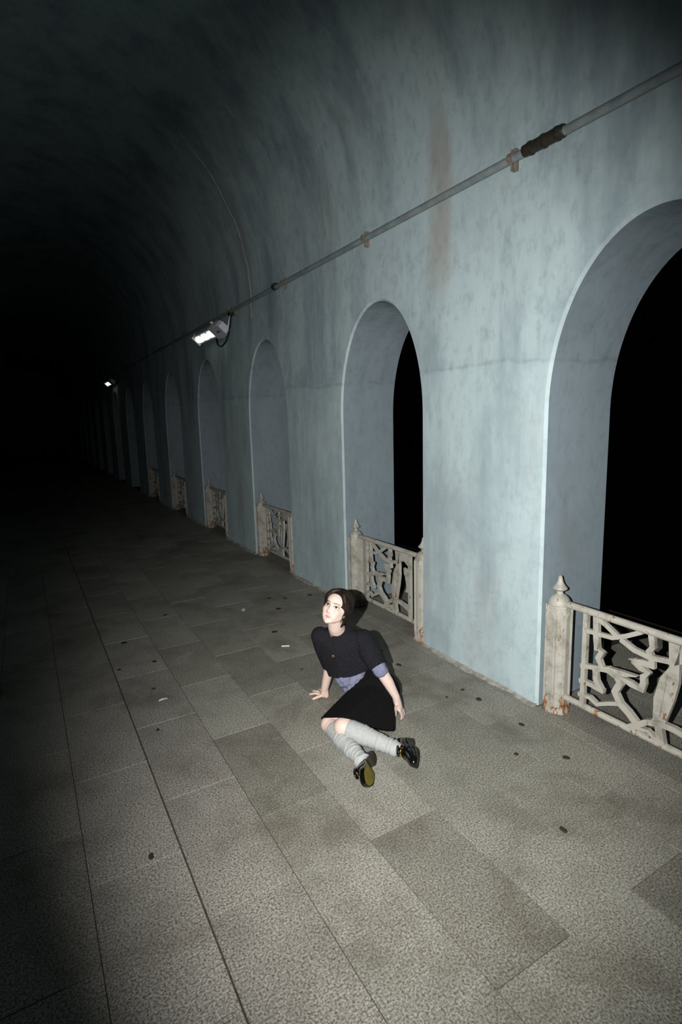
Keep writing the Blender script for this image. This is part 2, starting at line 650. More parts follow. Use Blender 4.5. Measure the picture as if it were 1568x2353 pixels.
# narrow edge course against the wall and threshold slabs in the openings
mb = MB()
k = 0
ya = -1.0
while ya < 20:
    ln = 0.9+0.25*((k*37) % 5)/5
    o = link('edge_slab', tile_mesh(WX-2.522, ln-0.003, 'granite'), None, floor)
    o.location = (2.5215, ya, -0.001)
    ya += ln
    k += 1
for a, b in list(zip(NEAR, FAR))[:7]:
    for x0, x1 in ((WX, WX+0.62), (WX+0.62, WX+1.24), (WX+1.24, WX+1.86)):
        half = (b-a)/2
        for j in range(2 if x0 > WX else 1):
            l0, l1 = ((a, b) if x0 == WX else (a-0.3+j*(half+0.3), a-0.3+(j+1)*(half+0.3)))
            o = link('threshold_slab', tile_mesh(round(x1-x0-0.004, 3), round(l1-l0-0.004, 3), 'granite'), None, floor)
            o.location = (x0+0.002, l0+0.002, -0.002 if x0 == WX else -0.004)

# rough cement fillet along the foot of every pier
ti = 0
for i in range(len(NEAR)-1):
    a, b = FAR[i]+0.004, NEAR[i+1]-0.004
    if b > 17:
        break
    mb = MB()
    n = 60
    rings = []
    for j in range(n+1):
        yy = a+(b-a)*j/n
        ww = 0.036+0.012*math.sin(yy*7.3)+0.006*math.sin(yy*23+1)+0.004*math.sin(yy*61)
        hh = 0.007+0.003*math.sin(yy*11)+0.002*math.sin(yy*37)
        rings.append([V((WX+0.004, yy, -0.004)), V((WX-ww, yy, -0.004)), V((WX-ww+0.012, yy, hh*0.5)), V((WX-0.012, yy, hh)), V((WX+0.004, yy, hh+0.012))])
    mb.loft(rings)
    ti += 1
    tag(mb.obj('trim_%d' % ti, 'kerb', smooth=True), 'rough cement fillet at the foot of a pier', kind='structure')

# ------------------------------------------------------------------ iron railings in the arches
RX = 2.665


def make_post(parent, yc, dz=1.0):
    n = 8
    ph = math.pi/8
    b = MB()
    R = 0.074
    b.lathe((RX, yc, 0), [(R*1.12, 0.0), (R*1.12, 0.012), (R*1.04, 0.03), (R*0.985, 0.034), (R*0.985, 0.655), (R*1.0, 0.66), (R*1.0, 0.672)], 8, phase=ph)
    post = b.obj('post', 'iron', parent)
    # raised ribs at each arris and a round-headed border at the top of each facet
    b = MB()
    for k in range(8):
        a = ph+2*math.pi*k/8
        p = V((RX+R*0.985*math.cos(a), yc+R*0.985*math.sin(a), 0))
        b.tube([p+V((0, 0, 0.035)), p+V((0, 0, 0.66))], 0.0062, 6)
        am = a+math.pi/8
        nrm = V((math.cos(am), math.sin(am), 0))
        tg = V((-math.sin(am), math.cos(am), 0))
        ap = R*0.985*math.cos(math.pi/8)
        hw = R*0.985*math.sin(math.pi/8)-0.009
        c0 = V((RX, yc, 0))+nrm*(ap+0.001)
        pts = [c0+tg*hw+V((0, 0, 0.06)), c0+tg*hw+V((0, 0, 0.60))]
        pts += [c0+tg*(hw*math.cos(q))+V((0, 0, 0.60+0.03*math.sin(q))) for q in (0.5, 1.05, 1.57, 2.1, 2.64)]
        pts += [c0-tg*hw+V((0, 0, 0.60)), c0-tg*hw+V((0, 0, 0.06))]
        b.tube(pts, 0.0032, 5)
    b.obj('facet_moulding', 'iron', post, smooth=True)
    b = MB()
    pr = [(0.064, 0.668), (0.064, 0.676)]
    for k in range(9):
        t = math.pi/2*k/8
        pr.append((0.062*math.cos(t)+0.001, 0.676+0.06*math.sin(t)))
    b.lathe((RX, yc, 0), pr, 24)
    b.obj('dome_cap', 'iron', post, smooth=True)
    b = MB()
    b.lathe((RX, yc, 0), [(0.02, 0.73), (0.019, 0.742), (0.02, 0.75), (0.034, 0.757), (0.043, 0.765), (0.042, 0.771), (0.033, 0.78), (0.023, 0.795), (0.016, 0.812), (0.012, 0.828), (0.011, 0.836), (0.007, 0.842), (0.001, 0.844)], 20)
    b.obj('finial', 'iron', post, smooth=True)
    return post


STROKES = [
    ('branch', 0.026, [(4.104, 0.665), (4.034, 0.63), (3.966, 0.588)]),
    ('branch', 0.024, [(4.179, 0.567), (4.096, 0.57), (4.006, 0.578), (3.927, 0.615), (3.845, 0.665)]),
    ('branch', 0.028, [(3.957, 0.587), (3.881, 0.555), (3.797, 0.546), (3.698, 0.561), (3.61, 0.613), (3.545, 0.668)]),
    ('branch', 0.030, [(3.795, 0.668), (3.783, 0.603), (3.801, 0.578), (3.784, 0.538), (3.78, 0.492)]),
    ('twig', (0.034, 0.03, 0.004), [(3.772, 0.508), (3.835, 0.504), (3.905, 0.497)]),
    ('branch', 0.032, [(3.882, 0.497), (3.836, 0.471), (3.799, 0.46), (3.823, 0.43), (3.818, 0.396), (3.829, 0.35)]),
    ('twig', (0.016, 0.034, 0.012), [(3.812, 0.352), (3.886, 0.364), (3.95, 0.376)]),
    ('trunk', 0.032, [(4.104, 0.665), (4.097, 0.538), (4.089, 0.482), (4.06, 0.478), (4.08, 0.432), (4.056, 0.387), (4.093, 0.347), (4.085, 0.297), (4.05, 0.25)]),
    ('branch', (0.026, 0.026, 0.034, 0.03, 0.006), [(4.187, 0.348), (4.103, 0.368), (4.021, 0.388), (3.933, 0.401), (3.855, 0.418)]),
    ('trunk', 0.038, [(4.021, 0.392), (3.963, 0.371), (3.944, 0.338), (3.97, 0.28), (3.937, 0.226), (3.89, 0.199), (3.838, 0.155)]),
    ('branch', 0.022, [(4.193, 0.171), (4.119, 0.179), (4.074, 0.159), (4.007, 0.195), (3.937, 0.226)]),
    ('twig', 0.026, [(4.19, 0.256), (4.117, 0.26), (4.035, 0.252)]),
    ('branch', 0.030, [(3.89, 0.112), (3.786, 0.194), (3.722, 0.218), (3.651, 0.222), (3.581, 0.212), (3.51, 0.188)]),
    ('stem', 0.038, [(3.727, 0.22), (3.718, 0.169), (3.703, 0.108)]),
    ('twig', 0.018, [(3.868, 0.132), (3.778, 0.149), (3.71, 0.115)]),
]
PLATES = [
    ('long_leaf', [(3.706, 0.662), (3.694, 0.536), (3.736, 0.462), (3.76, 0.346), (3.758, 0.23), (3.777, 0.197), (3.699, 0.217), (3.662, 0.36), (3.644, 0.462), (3.646, 0.536), (3.653, 0.66)]),
    ('leaf', [(3.586, 0.539), (3.555, 0.528), (3.519, 0.545), (3.521, 0.338), (3.571, 0.333), (3.546, 0.375), (3.553, 0.41), (3.562, 0.439), (3.567, 0.465), (3.582, 0.487)]),
    ('leaf', [(3.644, 0.662), (3.509, 0.665), (3.51, 0.557), (3.552, 0.579), (3.585, 0.60), (3.646, 0.567), (3.672, 0.551)]),
]


def make_railing():
    root = empty('iron_railing', (RX, 0, 0))
    root['_'] = 1
    grp = []
    ref = (4.43, 3.258)
    make_post(root, 4.352)
    make_post(root, 3.334)
    b = MB()
    b.tube([(RX, 4.30, 0.682), (RX, 3.385, 0.680)], 0.021, 12)
    b.obj('top_rail', 'iron', root, smooth=True)
    b = MB()
    b.tube([(RX, 4.30, 0.104), (RX, 3.385, 0.104)], 0.02, 12)
    b.obj('bottom_rail', 'iron', root, smooth=True)
    for yc in (4.168, 3.508):
        b = MB()
        b.box((RX-0.014, yc-0.013, 0.108), (RX+0.014, yc+0.013, 0.676))
        b.obj('stile', 'iron', root)
    for j, (nm, wd, pts) in enumerate(STROKES):
        b = MB()
        b.ribbon(pts, wd, RX-0.0095-0.0006*j, RX+0.012)
        b.obj(nm, 'iron', root)
    for nm, pl in PLATES:
        b = MB()
        b.plate(pl, RX-0.011, RX+0.013)
        if nm == 'long_leaf':
            b.ribbon([(3.700, 0.5), (3.712, 0.4), (3.722, 0.26)], (0.004, 0.012, 0.004), RX-0.018, RX-0.008)
        b.obj(nm, 'iron', root)
    # children were modelled in world coordinates; move them under the root
    for ch in bpy.data.objects:
        if ch.parent == root:
            ch.location = (-RX, -3.843, 0)
    root.location = (RX, 3.843, 0)
    del root['_']
    return root


rail = make_railing()
RAILS = [
    (0, 'nearest cream iron railing at the far right, its post rusty at the foot'),
    (1, 'cream iron railing with branch lattice in the arch right behind the woman'),
    (2, 'cream iron railing in the second arch beyond the woman, under the lamp'),
    (3, 'dim cream iron railing in the third arch beyond the woman'),
    (4, 'barely lit iron railing in the fourth arch beyond the woman'),
    (5, 'iron railing lost in the dark of the farthest visible arch'),
]
for k, lab in RAILS:
    o = rail if k == 1 else copy_tree(rail)
    a, b = NEAR[k+1], FAR[k+1]
    o.location = (RX, (a+b)/2-0.001, 0)
    tag(o, lab, 'railing', 'iron railings in the wall arches')

# ------------------------------------------------------------------ conduit and lamps
PIPE_X, PIPE_Z = WX-0.042, 3.207
cp = empty('conduit', (PIPE_X, 2.0, PIPE_Z))
tag(cp, 'grey steel conduit clamped along the wall above the arches', 'pipe')


def part(b, name, mat, parent, smooth=True):
    o = b.obj(name, mat, parent, smooth=smooth)
    o.location = -V(parent.location)
    return o


b = MB()
b.tube([(PIPE_X, -2.4, PIPE_Z), (PIPE_X, 7.3, PIPE_Z-0.01), (PIPE_X, 40, PIPE_Z-0.04)], 0.023, 14)
part(b, 'pipe', 'conduit', cp)
for yc in (0.75, 2.39, 3.93, 5.50, 7.05, 7.35, 9.1, 10.7, 12.3, 13.9):
    b = MB()
    b.box((WX-0.022, yc-0.014, PIPE_Z-0.062), (WX-0.0005, yc+0.014, PIPE_Z+0.052))
    b.tube([(WX-0.014, yc-0.011, PIPE_Z-0.06), (WX-0.03, yc-0.011, PIPE_Z-0.06), (WX-0.03, yc-0.011, PIPE_Z+0.05)], 0.006, 6)
    b.tube([(WX-0.014, yc+0.011, PIPE_Z-0.06), (WX-0.03, yc+0.011, PIPE_Z-0.06), (WX-0.03, yc+0.011, PIPE_Z+0.05)], 0.006, 6)
    b.tube([(PIPE_X, yc-0.018, PIPE_Z), (PIPE_X, yc+0.018, PIPE_Z)], 0.028, 14)
    part(b, 'clamp', 'clamp', cp)
for yc, ln in ((2.17, 0.26), (5.72, 0.06), (0.6, 0.2)):
    b = MB()
    b.tube([(PIPE_X, yc-ln/2, PIPE_Z), (PIPE_X, yc-ln/2+0.01, PIPE_Z), (PIPE_X, yc+ln/2, PIPE_Z)], [0.028, 0.033, 0.031], 14)
    for q in range(3):
        yq = yc-ln/2+ln*(q+0.5)/3
        b.tube([(PIPE_X, yq-0.008, PIPE_Z), (PIPE_X, yq+0.008, PIPE_Z)], 0.036, 14)
    part(b, 'coupling_sleeve', 'sleeve', cp)


def make_lamp():
    root = empty('tunnel_floodlight', (0, 0, 0))
    # local frame: +Y along the wall, +X toward the wall, origin at the bracket under the conduit
    tilt = math.radians(42)
    nx = V((-math.sin(tilt), 0, -math.cos(tilt)))       # lens normal, to the passage and down
    sx = V((math.cos(tilt), 0, -math.sin(tilt)))        # across the lens
    c = V((-0.12, 0.0, -0.20))

    def slab(b, y0, y1, wd, dp, off=0.0, taper=0.0):
        rings = []
        for yy, kk in ((y0, 1-taper), (y0+0.02, 1), (y1-0.02, 1), (y1, 1-taper)):
            rings.append([c+V((0, yy, 0))+sx*(s1*wd/2*kk)+nx*(off+d1*dp) for s1, d1 in ((-1, 0), (1, 0), (1, 1), (-1, 1))])
        b.loft(rings)
    b = MB()
    b.tube([(0, 0.02, -0.01), (-0.01, 0.02, -0.06), (-0.05, 0.02, -0.19)], 0.014, 10)
    b.obj('arm', 'lampbody', root, smooth=True)
    b = MB()
    pl = []
    for yy, ww in ((-0.04, 0.13), (0.02, 0.19), (0.13, 0.22), (0.25, 0.20)):
        pl.append([c+V((0, yy, 0))+sx*(s1*ww/2)+nx*d1 for s1, d1 in ((-1, -0.05), (1, -0.05), (1, 0.04), (-1, 0.04))])
    b.loft(pl)
    box = b.obj('driver_box', 'lampbody', root)
    for q in (0.08, 0.15):
        b = MB()
        p = c+V((0, q, 0))-sx*0.0+nx*0.036
        b.tube([p, p+nx*0.008], 0.017, 10)
        b.obj('cable_gland', 'black', box, smooth=True)
    b = MB()
    slab(b, 0.26, 0.38, 0.20, 0.075, -0.045)
    for q in range(5):
        yy = 0.265+q*0.02
        b.tube([c+V((0, yy, 0))-sx*0.13-nx*0.05, c+V((0, yy, 0))+sx*0.13-nx*0.05], 0.005, 6)
    b.obj('heat_sink', 'lampbody', root)
    for q in range(3):
        y0 = 0.37+q*0.28
        b = MB()
        slab(b, y0, y0+0.275, 0.14, 0.05, -0.045)
        hs = b.obj('led_module', 'lampbody', root)
        b = MB()
        rings = []
        for yy, kk in ((y0+0.035, 0.85), (y0+0.055, 1), (y0+0.22, 1), (y0+0.24, 0.85)):
            rings.append([c+V((0, yy, 0))+sx*(s1*kk)+nx*d1 for s1, d1 in ((-0.052, 0.004), (0.052, 0.004), (0.052, 0.012), (0.036, 0.03), (0, 0.036), (-0.036, 0.03), (-0.052, 0.012))])
        b.loft(rings)
        b.obj('lens', 'led', hs, smooth=True)
    b = MB()
    slab(b, 1.21, 1.24, 0.16, 0.09, -0.055)
    b.obj('end_plate', 'lampbody', root)
    b = MB()
    pts = [(0, 0.0, 0.0), (-0.03, -0.035, -0.12), (-0.06, -0.05, -0.24), (-0.1, -0.03, -0.36), (-0.13, 0.08, -0.42), (-0.14, 0.2, -0.38), (-0.13, 0.27, -0.3)]
    b.tube(curve(pts, 4), 0.009, 8)
    b.obj('power_cable', 'black', root, smooth=True)
    b = MB()
    b.box((-0.03, -0.03, -0.035), (0.03, 0.05, 0.004))
    b.obj('mounting_clamp', 'sleeve', root)
    return root


lamp = make_lamp()
lamp.location = (PIPE_X, 7.16, PIPE_Z-0.03)
tag(lamp, 'lit three-module floodlight hanging under the conduit', 'lamp', 'floodlights along the conduit')
l2 = copy_tree(lamp)
l2.location = (PIPE_X, 17.0, PIPE_Z-0.06)
tag(l2, 'tiny lit floodlight deep in the dark passage', 'lamp', 'floodlights along the conduit')

# ------------------------------------------------------------------ litter and gum on the floor
GUM = [(1.864, 1.372, .018, .026), (2.215, 3.059, .022, .03), (.293, 2.182, .016, .026), (.565, 4.641, .035, .03), (1.964, 4.662, .04, .03),
       (1.703, 4.153, .03, .03), (2.35, 2.384, .022, .03), (2.351, 2.039, .016, .028), (2.304, 1.697, .02, .022), (2.108, 1.858, .014, .018),
       (.524, 3.151, .014, .02), (.705, 4.128, .022, .022), (.453, 4.13, .02, .016), (1.007, 5.118, .03, .02), (.608, 3.685, .022, .014),
       (1.589, 3.389, .012, .012), (2.144, 4.907, .03, .02), (2.25, 3.33, .014, .018), (2.35, 2.532, .018, .016), (2.198, 2.516, .01, .012),
       (2.402, 4.861, .03, .03), (2.01, 5.0, .03, .025)]
WHERE = ['lowest on the right, nearest the viewer', 'on the floor right of the woman by the arch', 'lowest on the left beside the long dark joint', 'in the dim left part of the floor',
         'by the foot of the pier beyond the woman', 'up and left of the woman', 'by the foot of the bright pier', 'in front of the right-hand railing post', 'farthest right, out from the railing post',
         'on the paving at lower right', 'left of the long dark joint', 'in the left middle of the floor', 'leftmost of the spots along the long dark joint', 'far off in the dim floor', 'left of the white scrap',
         'just left of the woman', 'near the second pier', 'beside the arch threshold', 'on the edge course of the bright pier', 'between the woman and the bright pier', 'by the wall foot behind the woman', 'at the edge of the dark']
for (x, yv, rx, ry), wh in zip(GUM, WHERE):
    rx, ry = rx*0.78, ry*0.78
    b = MB()
    n = 14
    ph = random.random()*6
    rings = []
    for s, z in ((1.0, 0.0), (0.92, 0.0022), (0.6, 0.0034), (0.15, 0.0036)):
        rings.append([V((rx*s*math.cos(a)*(1+.16*math.sin(2*a+ph)+.1*math.sin(3*a+ph*2)), ry*s*math.sin(a)*(1+.16*math.cos(2*a+ph)), z)) for a in [2*math.pi*k/n for k in range(n)]])
    b.loft(rings)
    o = b.obj('gum_spot', 'gum', smooth='all')
    o.location = (x, yv, 0.0004)
    tag(o, 'dark trodden gum spot '+wh, 'gum', 'gum spots on the paving')
b = MB()
ax = V((0.9, -0.44, 0)).normalized()
cb = empty('cigarette_butt', (1.654, 3.82, 0.0005))
b.tube([-ax*0.03+V((0, 0, .005)), ax*0.012+V((0, 0, .005))], 0.0048, 10)
b.obj('paper_tube', 'paper', cb, smooth=True)
b = MB()
b.tube([ax*0.012+V((0, 0, .005)), ax*0.032+V((0, 0, .005))], 0.005, 10)
b.obj('filter', 'paper', cb, smooth=True)
tag(cb, 'white cigarette butt lying left of the woman', 'litter')
b = MB()
b.ell((0, 0, 0.013), ((0.024, 0.005, 0), (-0.004, 0.02, 0), (0, 0.003, 0.014)), 10, 7)
o = b.obj('pebble', 'stone', smooth='all')
o.location = (1.663, 4.796, 0)
tag(o, 'small pale pebble on the dim floor beyond the woman', 'stone')
b = MB()
b.add([(-.028, -.008, .001), (.0, -.012, .008), (.03, -.004, .002), (.026, .012, .001), (-.002, .009, .007), (-.026, .007, .002),
       (-.028, -.008, .0), (.0, -.012, .006), (.03, -.004, .0005), (.026, .012, .0), (-.002, .009, .005), (-.026, .007, .0005)],
      [(0, 1, 4, 5), (1, 2, 3, 4), (11, 10, 7, 6), (10, 9, 8, 7), (0, 6, 7, 1), (1, 7, 8, 2), (2, 8, 9, 3), (3, 9, 10, 4), (4, 10, 11, 5), (5, 11, 6, 0)])
o = b.obj('paper_scrap', 'paper')
o.location = (0.63, 3.497, 0.0006)
tag(o, 'crumpled white paper scrap on the left of the floor', 'litter')

# ------------------------------------------------------------------ the woman sitting on the floor
PR = empty('person', (1.55, 2.75, 0))
tag(PR, 'young woman in charcoal jacket and black skirt sitting on the floor, looking up', 'person')


def pobj(b, name, mat, parent=None, smooth=True):
    par = parent or PR
    o = b.obj(name, mat, par, smooth=smooth) if isinstance(b, MB) else link(name, b, mat, par)
    if par == PR:
        o.location = -V(PR.location)
    return o


# joints
SR = spot(736, 1462, 3.18)
SL = spot(836, 1470, 3.11)
ER = spot(758, 1530, 3.27)
EL = spot(871, 1534, 3.01)
WR = spotz(746, 1584, 0.062)
WL = spot(910, 1600, 3.00)
NB = spot(777, 1452, 3.17)
CH = spot(789, 1487, 3.17)
WA = spot(826, 1545, 3.22)
HR = spotz(836, 1592, 0.125)
HL = spotz(872, 1590, 0.130)
KR = spotz(757, 1664, 0.072)
KL = spotz(789, 1670, 0.120)
AR = spotz(827, 1742, 0.056)
AL = spotz(915, 1722, 0.068)

# head frame
EYE = spot(761, 1392, 3.03)
vv = (EYE-CAM).normalized()
ri = vv.cross(CU).normalized()
ui = ri.cross(vv)
HF = (-vv*math.cos(math.radians(27))-ri*math.sin(math.radians(27))+ui*math.sin(math.radians(7))).normalized()
HU = (ri*math.sin(math.radians(22))+ui*math.cos(math.radians(22)))
HU = (HU-HF*HU.dot(HF)).normalized()
HX = HU.cross(HF)
HS = 0.95
HO = EYE-HF*0.078*HS


def hd(x, y, z):
    return HO+(HX*x+HU*y+HF*z)*HS


def hell(b, c, r):
    b.ell(hd(*c), (HX*r[0]*HS, HU*r[1]*HS, HF*r[2]*HS), 28, 18)


b = MB()
# --- head
hell(b, (0, .030, -.020), (.0735, .082, .096))
hell(b, (0, -.027, .018), (.057, .074, .062))
hell(b, (0, .035, .030), (.060, .05, .052))
for s in (-1, 1):
    b.limb([hd(s*.053, -.042, .0), hd(s*.043, -.066, .026), hd(s*.016, -.088, .056)], [.019, .018, .016])
    b.ball(hd(s*.035, -.028, .045), .028)
    b.limb([hd(s*.049, -.012, .022), hd(s*.047, -.035, .022), hd(s*.042, -.060, .024)], [.023, .023, .021])
    b.ball(hd(s*.026, -.058, .046), .027)
    # ears
    b.ell(hd(s*.072, -.012, -.012), (HX*.006, HU*.026, HF*.015), 12, 8)
    b.ball(hd(s*.071, -.038, .004), .0085)
b.ball(hd(0, -.093, .060), .019)
# --- neck and torso (mostly under the clothes)
b.limb([hd(0, -.045, -.022), (hd(0, -.085, -.022)+NB)/2, NB], [.049, .047, .054])
UPT = (NB-WA).normalized()
for p, r in ((SR, .042), (SL, .042)):
    b.limb([NB-UPT*.055, p-UPT*.012], [.04, r*.75])
b.limb([NB-UPT*.05, CH, WA, (HR+HL)/2], [.07, .085, .074, .085])
b.limb([HR, HL], [.085, .085])
# --- arms
b.limb([SR, ER, WR], [.042, .034, .0235])
b.limb([SL, EL, (EL+WL)/2+RH*.004, WL], [.042, .036, .033, .0225])
# --- legs
b.limb([HR, (HR+KR)/2, KR], [.065, .056, .049])
b.limb([HL, (HL+KL)/2, KL], [.07, .06, .053])
b.limb([KR, KR+(AR-KR)*.3, AR], [.046, .042, .03])
b.limb([KL, KL+(AL-KL)*.3, AL], [.05, .044, .03])


# --- hands
def finger(b, pts, r):
    b.limb(pts, [r*1.08, r, r*.95, r*.82][:len(pts)], 10)


NAILS = []
# planted hand: palm down, fingers fanned away from the camera, thumb toward the camera's left
pc = spotz(744, 1598, 0.020)
b.limb([WR, pc+V((0, 0, .006)), pc-RH*.012+FH*.018], [.0225, .019, .017])
b.limb([WR+RH*.008, pc+RH*.018+V((0, 0, -.002)), pc+FH*.02+RH*.012], [.018, .016, .0145])
th0 = pc-RH*.014-FH*.010
tht = spotz(720, 1606, 0.010)
finger(b, [pc+V((0, 0, .004)), th0*.6+tht*.4+V((0, 0, .003)), th0*.3+tht*.7+V((0, 0, .002)), tht], .0098)
for j, (dx, df, ln) in enumerate(((-.035, .0, .070), (-.026, .018, .076), (-.010, .030, .072), (.012, .036, .056))):
    root = pc+RH*(dx*.75)+FH*(.012+df*.8)
    dr = (-RH*(.85-.25*j)+FH*(.35+.28*j)).normalized()
    pts = [root, root+dr*ln*.4+V((0, 0, .004)), root+dr*ln*.75+V((0, 0, -.004)), root+dr*ln+V((0, 0, -.010))]
    finger(b, pts, .0088)
# hanging hand: palm turned in, finger ends on the floor
pk = spot(917, 1625, 3.02)
b.limb([WL, (WL+pk)/2, pk], [.0225, .024, .023])
b.limb([WL+RH*.006+FH*.012, pk+FH*.024+RH*.004], [.016, .017])
b.limb([WL-FH*.006, pk-FH*.014-RH*.004], [.016, .016])
tips = [(spotz(922, 1652, .009), -.020), (spotz(926, 1649, .009), .0), (spotz(929, 1643, .010), .020), (spotz(929, 1636, .012), .038)]
for j, (tp, off) in enumerate(tips):
    root = pk+FH*(off-.004)+V((0, 0, -.008))+RH*.002
    mid = root*.55+tp*.45+RH*.008
    m2 = root*.2+tp*.8+RH*.006
    finger(b, [root, mid, m2, tp], .0085 if j < 3 else .0075)
tt = spotz(910, 1642, .030)
t0 = (WL*.45+pk*.55)-FH*.022-RH*.008
finger(b, [t0, t0*.55+tt*.45-RH*.004, t0*.2+tt*.8, tt], .0095)
NAILS.append((tt, (tt-t0).normalized()))
body_me = voxel(b, 0.003, 5, 0.5)

# --- carve sockets and tint lips / cheeks in head space
nv = len(body_me.vertices)
co = np.empty(nv*3)
body_me.vertices.foreach_get('co', co)
co = co.reshape(-1, 3)
rel = co-np.array(HO)
hx, hy, hz = rel@np.array(HX)/HS, rel@np.array(HU)/HS, rel@np.array(HF)/HS
inface = (hz > .03) & (abs(hx) < .08) & (abs(hy) < .12)
# smooth the head volume, then raise nose and lips and sink the eye sockets
ed = np.empty(len(body_me.edges)*2, dtype=np.int64)
body_me.edges.foreach_get('vertices', ed)
ed = ed.reshape(-1, 2)
hm = (hz > -.02) & (abs(hx) < .071) & (abs(hy) < .135) & (np.linalg.norm(rel, axis=1) < .16)
ed = ed[hm[ed[:, 0]] | hm[ed[:, 1]]]
cnt = np.zeros(nv)
np.add.at(cnt, ed[:, 0], 1)
np.add.at(cnt, ed[:, 1], 1)
for it in range(34):
    sm_ = np.zeros_like(co)
    np.add.at(sm_, ed[:, 0], co[ed[:, 1]])
    np.add.at(sm_, ed[:, 1], co[ed[:, 0]])
    co[hm] += .5*(sm_[hm]/np.maximum(cnt[hm], 1)[:, None]-co[hm])
rel = co-np.array(HO)
hx, hy, hz = rel@np.array(HX)/HS, rel@np.array(HU)/HS, rel@np.array(HF)/HS
d = np.zeros(nv)
G = lambda cx, sx, cy, sy: np.exp(-((hx-cx)/sx)**2-((hy-cy)/sy)**2)
ny = np.interp(hy, [-.052, -.047, -.041, -.034, -.022, -.006, .008, .016], [0, .12, .80, 1.0, .74, .42, .16, 0])
d += .0175*ny*np.exp(-(hx/np.interp(hy, [-.045, -.03, .0], [.0088, .0078, .0068]))**2)
for q in (-1, 1):
    d += .0060*G(q*.0118, .0050, -.0405, .0050)
    d -= .0060*G(q*.031, .019, .001, .0115)
    d += .0016*G(q*.029, .022, .022, .008)
    d += .0022*G(q*.008, .008, -.0615, .0032)
d += .0030*G(0, .016, -.0632, .0040)+.0040*G(0, .0135, -.0722, .0042)
d -= .0030*G(0, .019, -.0672, .0018)
d -= .0022*G(0, .016, -.0815, .0045)
d += .0030*G(0, .017, -.098, .012)
d -= .0010*G(0, .003, -.054, .005)
d = np.where(inface, d, 0)
co += d[:, None]*np.array(HF)
body_me.vertices.foreach_set('co', co.ravel())
tint = np.zeros((nv, 4))
tint[:, 3] = 1
lipm = np.exp(-((hx/.0215)**2+((hy+.0675)/.0088)**2)**2.2)
tint[:, 0] = np.where(inface & (hz > .06), lipm, 0)
for s in (-1, 1):
    tint[:, 1] += np.where(inface, .45*np.exp(-(((hx-s*.040)/.02)**2+((hy+.03)/.018)**2)), 0)
    tint[:, 1] += np.where(inface, .5*np.exp(-(((hx-s*.031)/.02)**2+((hy-.006)/.010)**2)), 0)
for p, r in ((KR, .05), (KL, .05), (spotz(720, 1606, .01), .03), (pc, .05), (spotz(924, 1648, .01), .03)):
    dd = np.linalg.norm(co-np.array(p), axis=1)
    tint[:, 1] += .55*np.exp(-(dd/r)**2)
ca = body_me.color_attributes.new('tint', 'FLOAT_COLOR', 'POINT')
ca.data.foreach_set('color', tint.ravel())
body = pobj(body_me, 'body', 'skin')
bmx = bmesh.new()
bmx.from_mesh(body_me)
tree = BVHTree.FromBMesh(bmx)
bmx.free()


def onface(x, y, off):
    o = hd(x, y, .16)
    h = tree.ray_cast(o, -HF, .2)
    p = h[0] if h[0] is not None else hd(x, y, .07)
    return p+HF*off


def patch(outline, off, name, mat, parent, rings=3, th=.0015):
    """thin pad lying on the face, outline in head x / y"""
    cx_ = sum(p[0] for p in outline)/len(outline)
    cy_ = sum(p[1] for p in outline)/len(outline)
    b = MB()
    rr = []
    n = len(outline)
    for k in range(rings, 0, -1):
        q = k/rings
        rr.append([onface(cx_+(x-cx_)*q, cy_+(y-cy_)*q, off if k < rings else off-th) for x, y in outline])
    rr.append([onface(cx_, cy_, off)+HX*1e-5*math.cos(2*math.pi*i/n)+HU*1e-5*math.sin(2*math.pi*i/n) for i in range(n)])
    b.loft(rr, True)
    return pobj(b, name, mat, parent, 'all')


def stroke(pts, wid, off, name, mat, parent):
    b = MB()
    P = [onface(x, y, off) for x, y in pts]
    rings = []
    for i, p in enumerate(P):
        t = (P[min(i+1, len(P)-1)]-P[max(0, i-1)]).normalized()
        nn = HF.cross(t).normalized()
        rings.append([p+nn*wid[i]/2-HF*.0015, p+nn*wid[i]/2*.8+HF*.0006, p-nn*wid[i]/2*.8+HF*.0006, p-nn*wid[i]/2-HF*.0015])
    b.loft(rings)
    return pobj(b, name, mat, parent, 'all')


for s in (-1, 1):
    # almond eye: white, iris, upper lash line
    cx_, cy_ = s*.031, .0
    W_ = .0162
    top = [(cx_+W_*math.cos(t), cy_+.0074*math.sin(t)**0.8+.001*s*math.cos(t)) for t in [math.pi*k/10 for k in range(11)]]
    bot = [(cx_-W_*math.cos(t), cy_-.0042*math.sin(t)-.001*s*math.cos(t)*(-1)*-1) for t in [math.pi*k/10 for k in range(1, 10)]]
    ey = patch(top+bot, .0018, 'eye', 'eyewhite', None)
    gx, gy = cx_-.0022, cy_+.0022
    patch([(gx+.0074*math.cos(t), gy+.0070*math.sin(t)) for t in [2*math.pi*k/14 for k in range(14)]], .0026, 'iris', 'iris', ey)
    stroke(list(reversed(top)), [.0014, .002, .0026, .003, .0032, .0032, .0032, .003, .0026, .002, .0014], .0026, 'lash_line', 'lash', ey)
    bx = [(s*.012, .0185), (s*.020, .0215), (s*.030, .0235), (s*.040, .0225), (s*.049, .0185)]
    stroke(bx, [.0036, .005, .0048, .004, .0016], .0008, 'eyebrow', 'brow', None)
for tp, dr in NAILS:
    b = MB()
    nrm = (CAM-tp).normalized()
    nrm = (nrm-dr*nrm.dot(dr)).normalized()
    sd = dr.cross(nrm)
    b.ell(tp+nrm*.0072+dr*.003, (dr*.0062, sd*.0046, nrm*.0015), 12, 8)
    pobj(b, 'fingernail', 'nail')

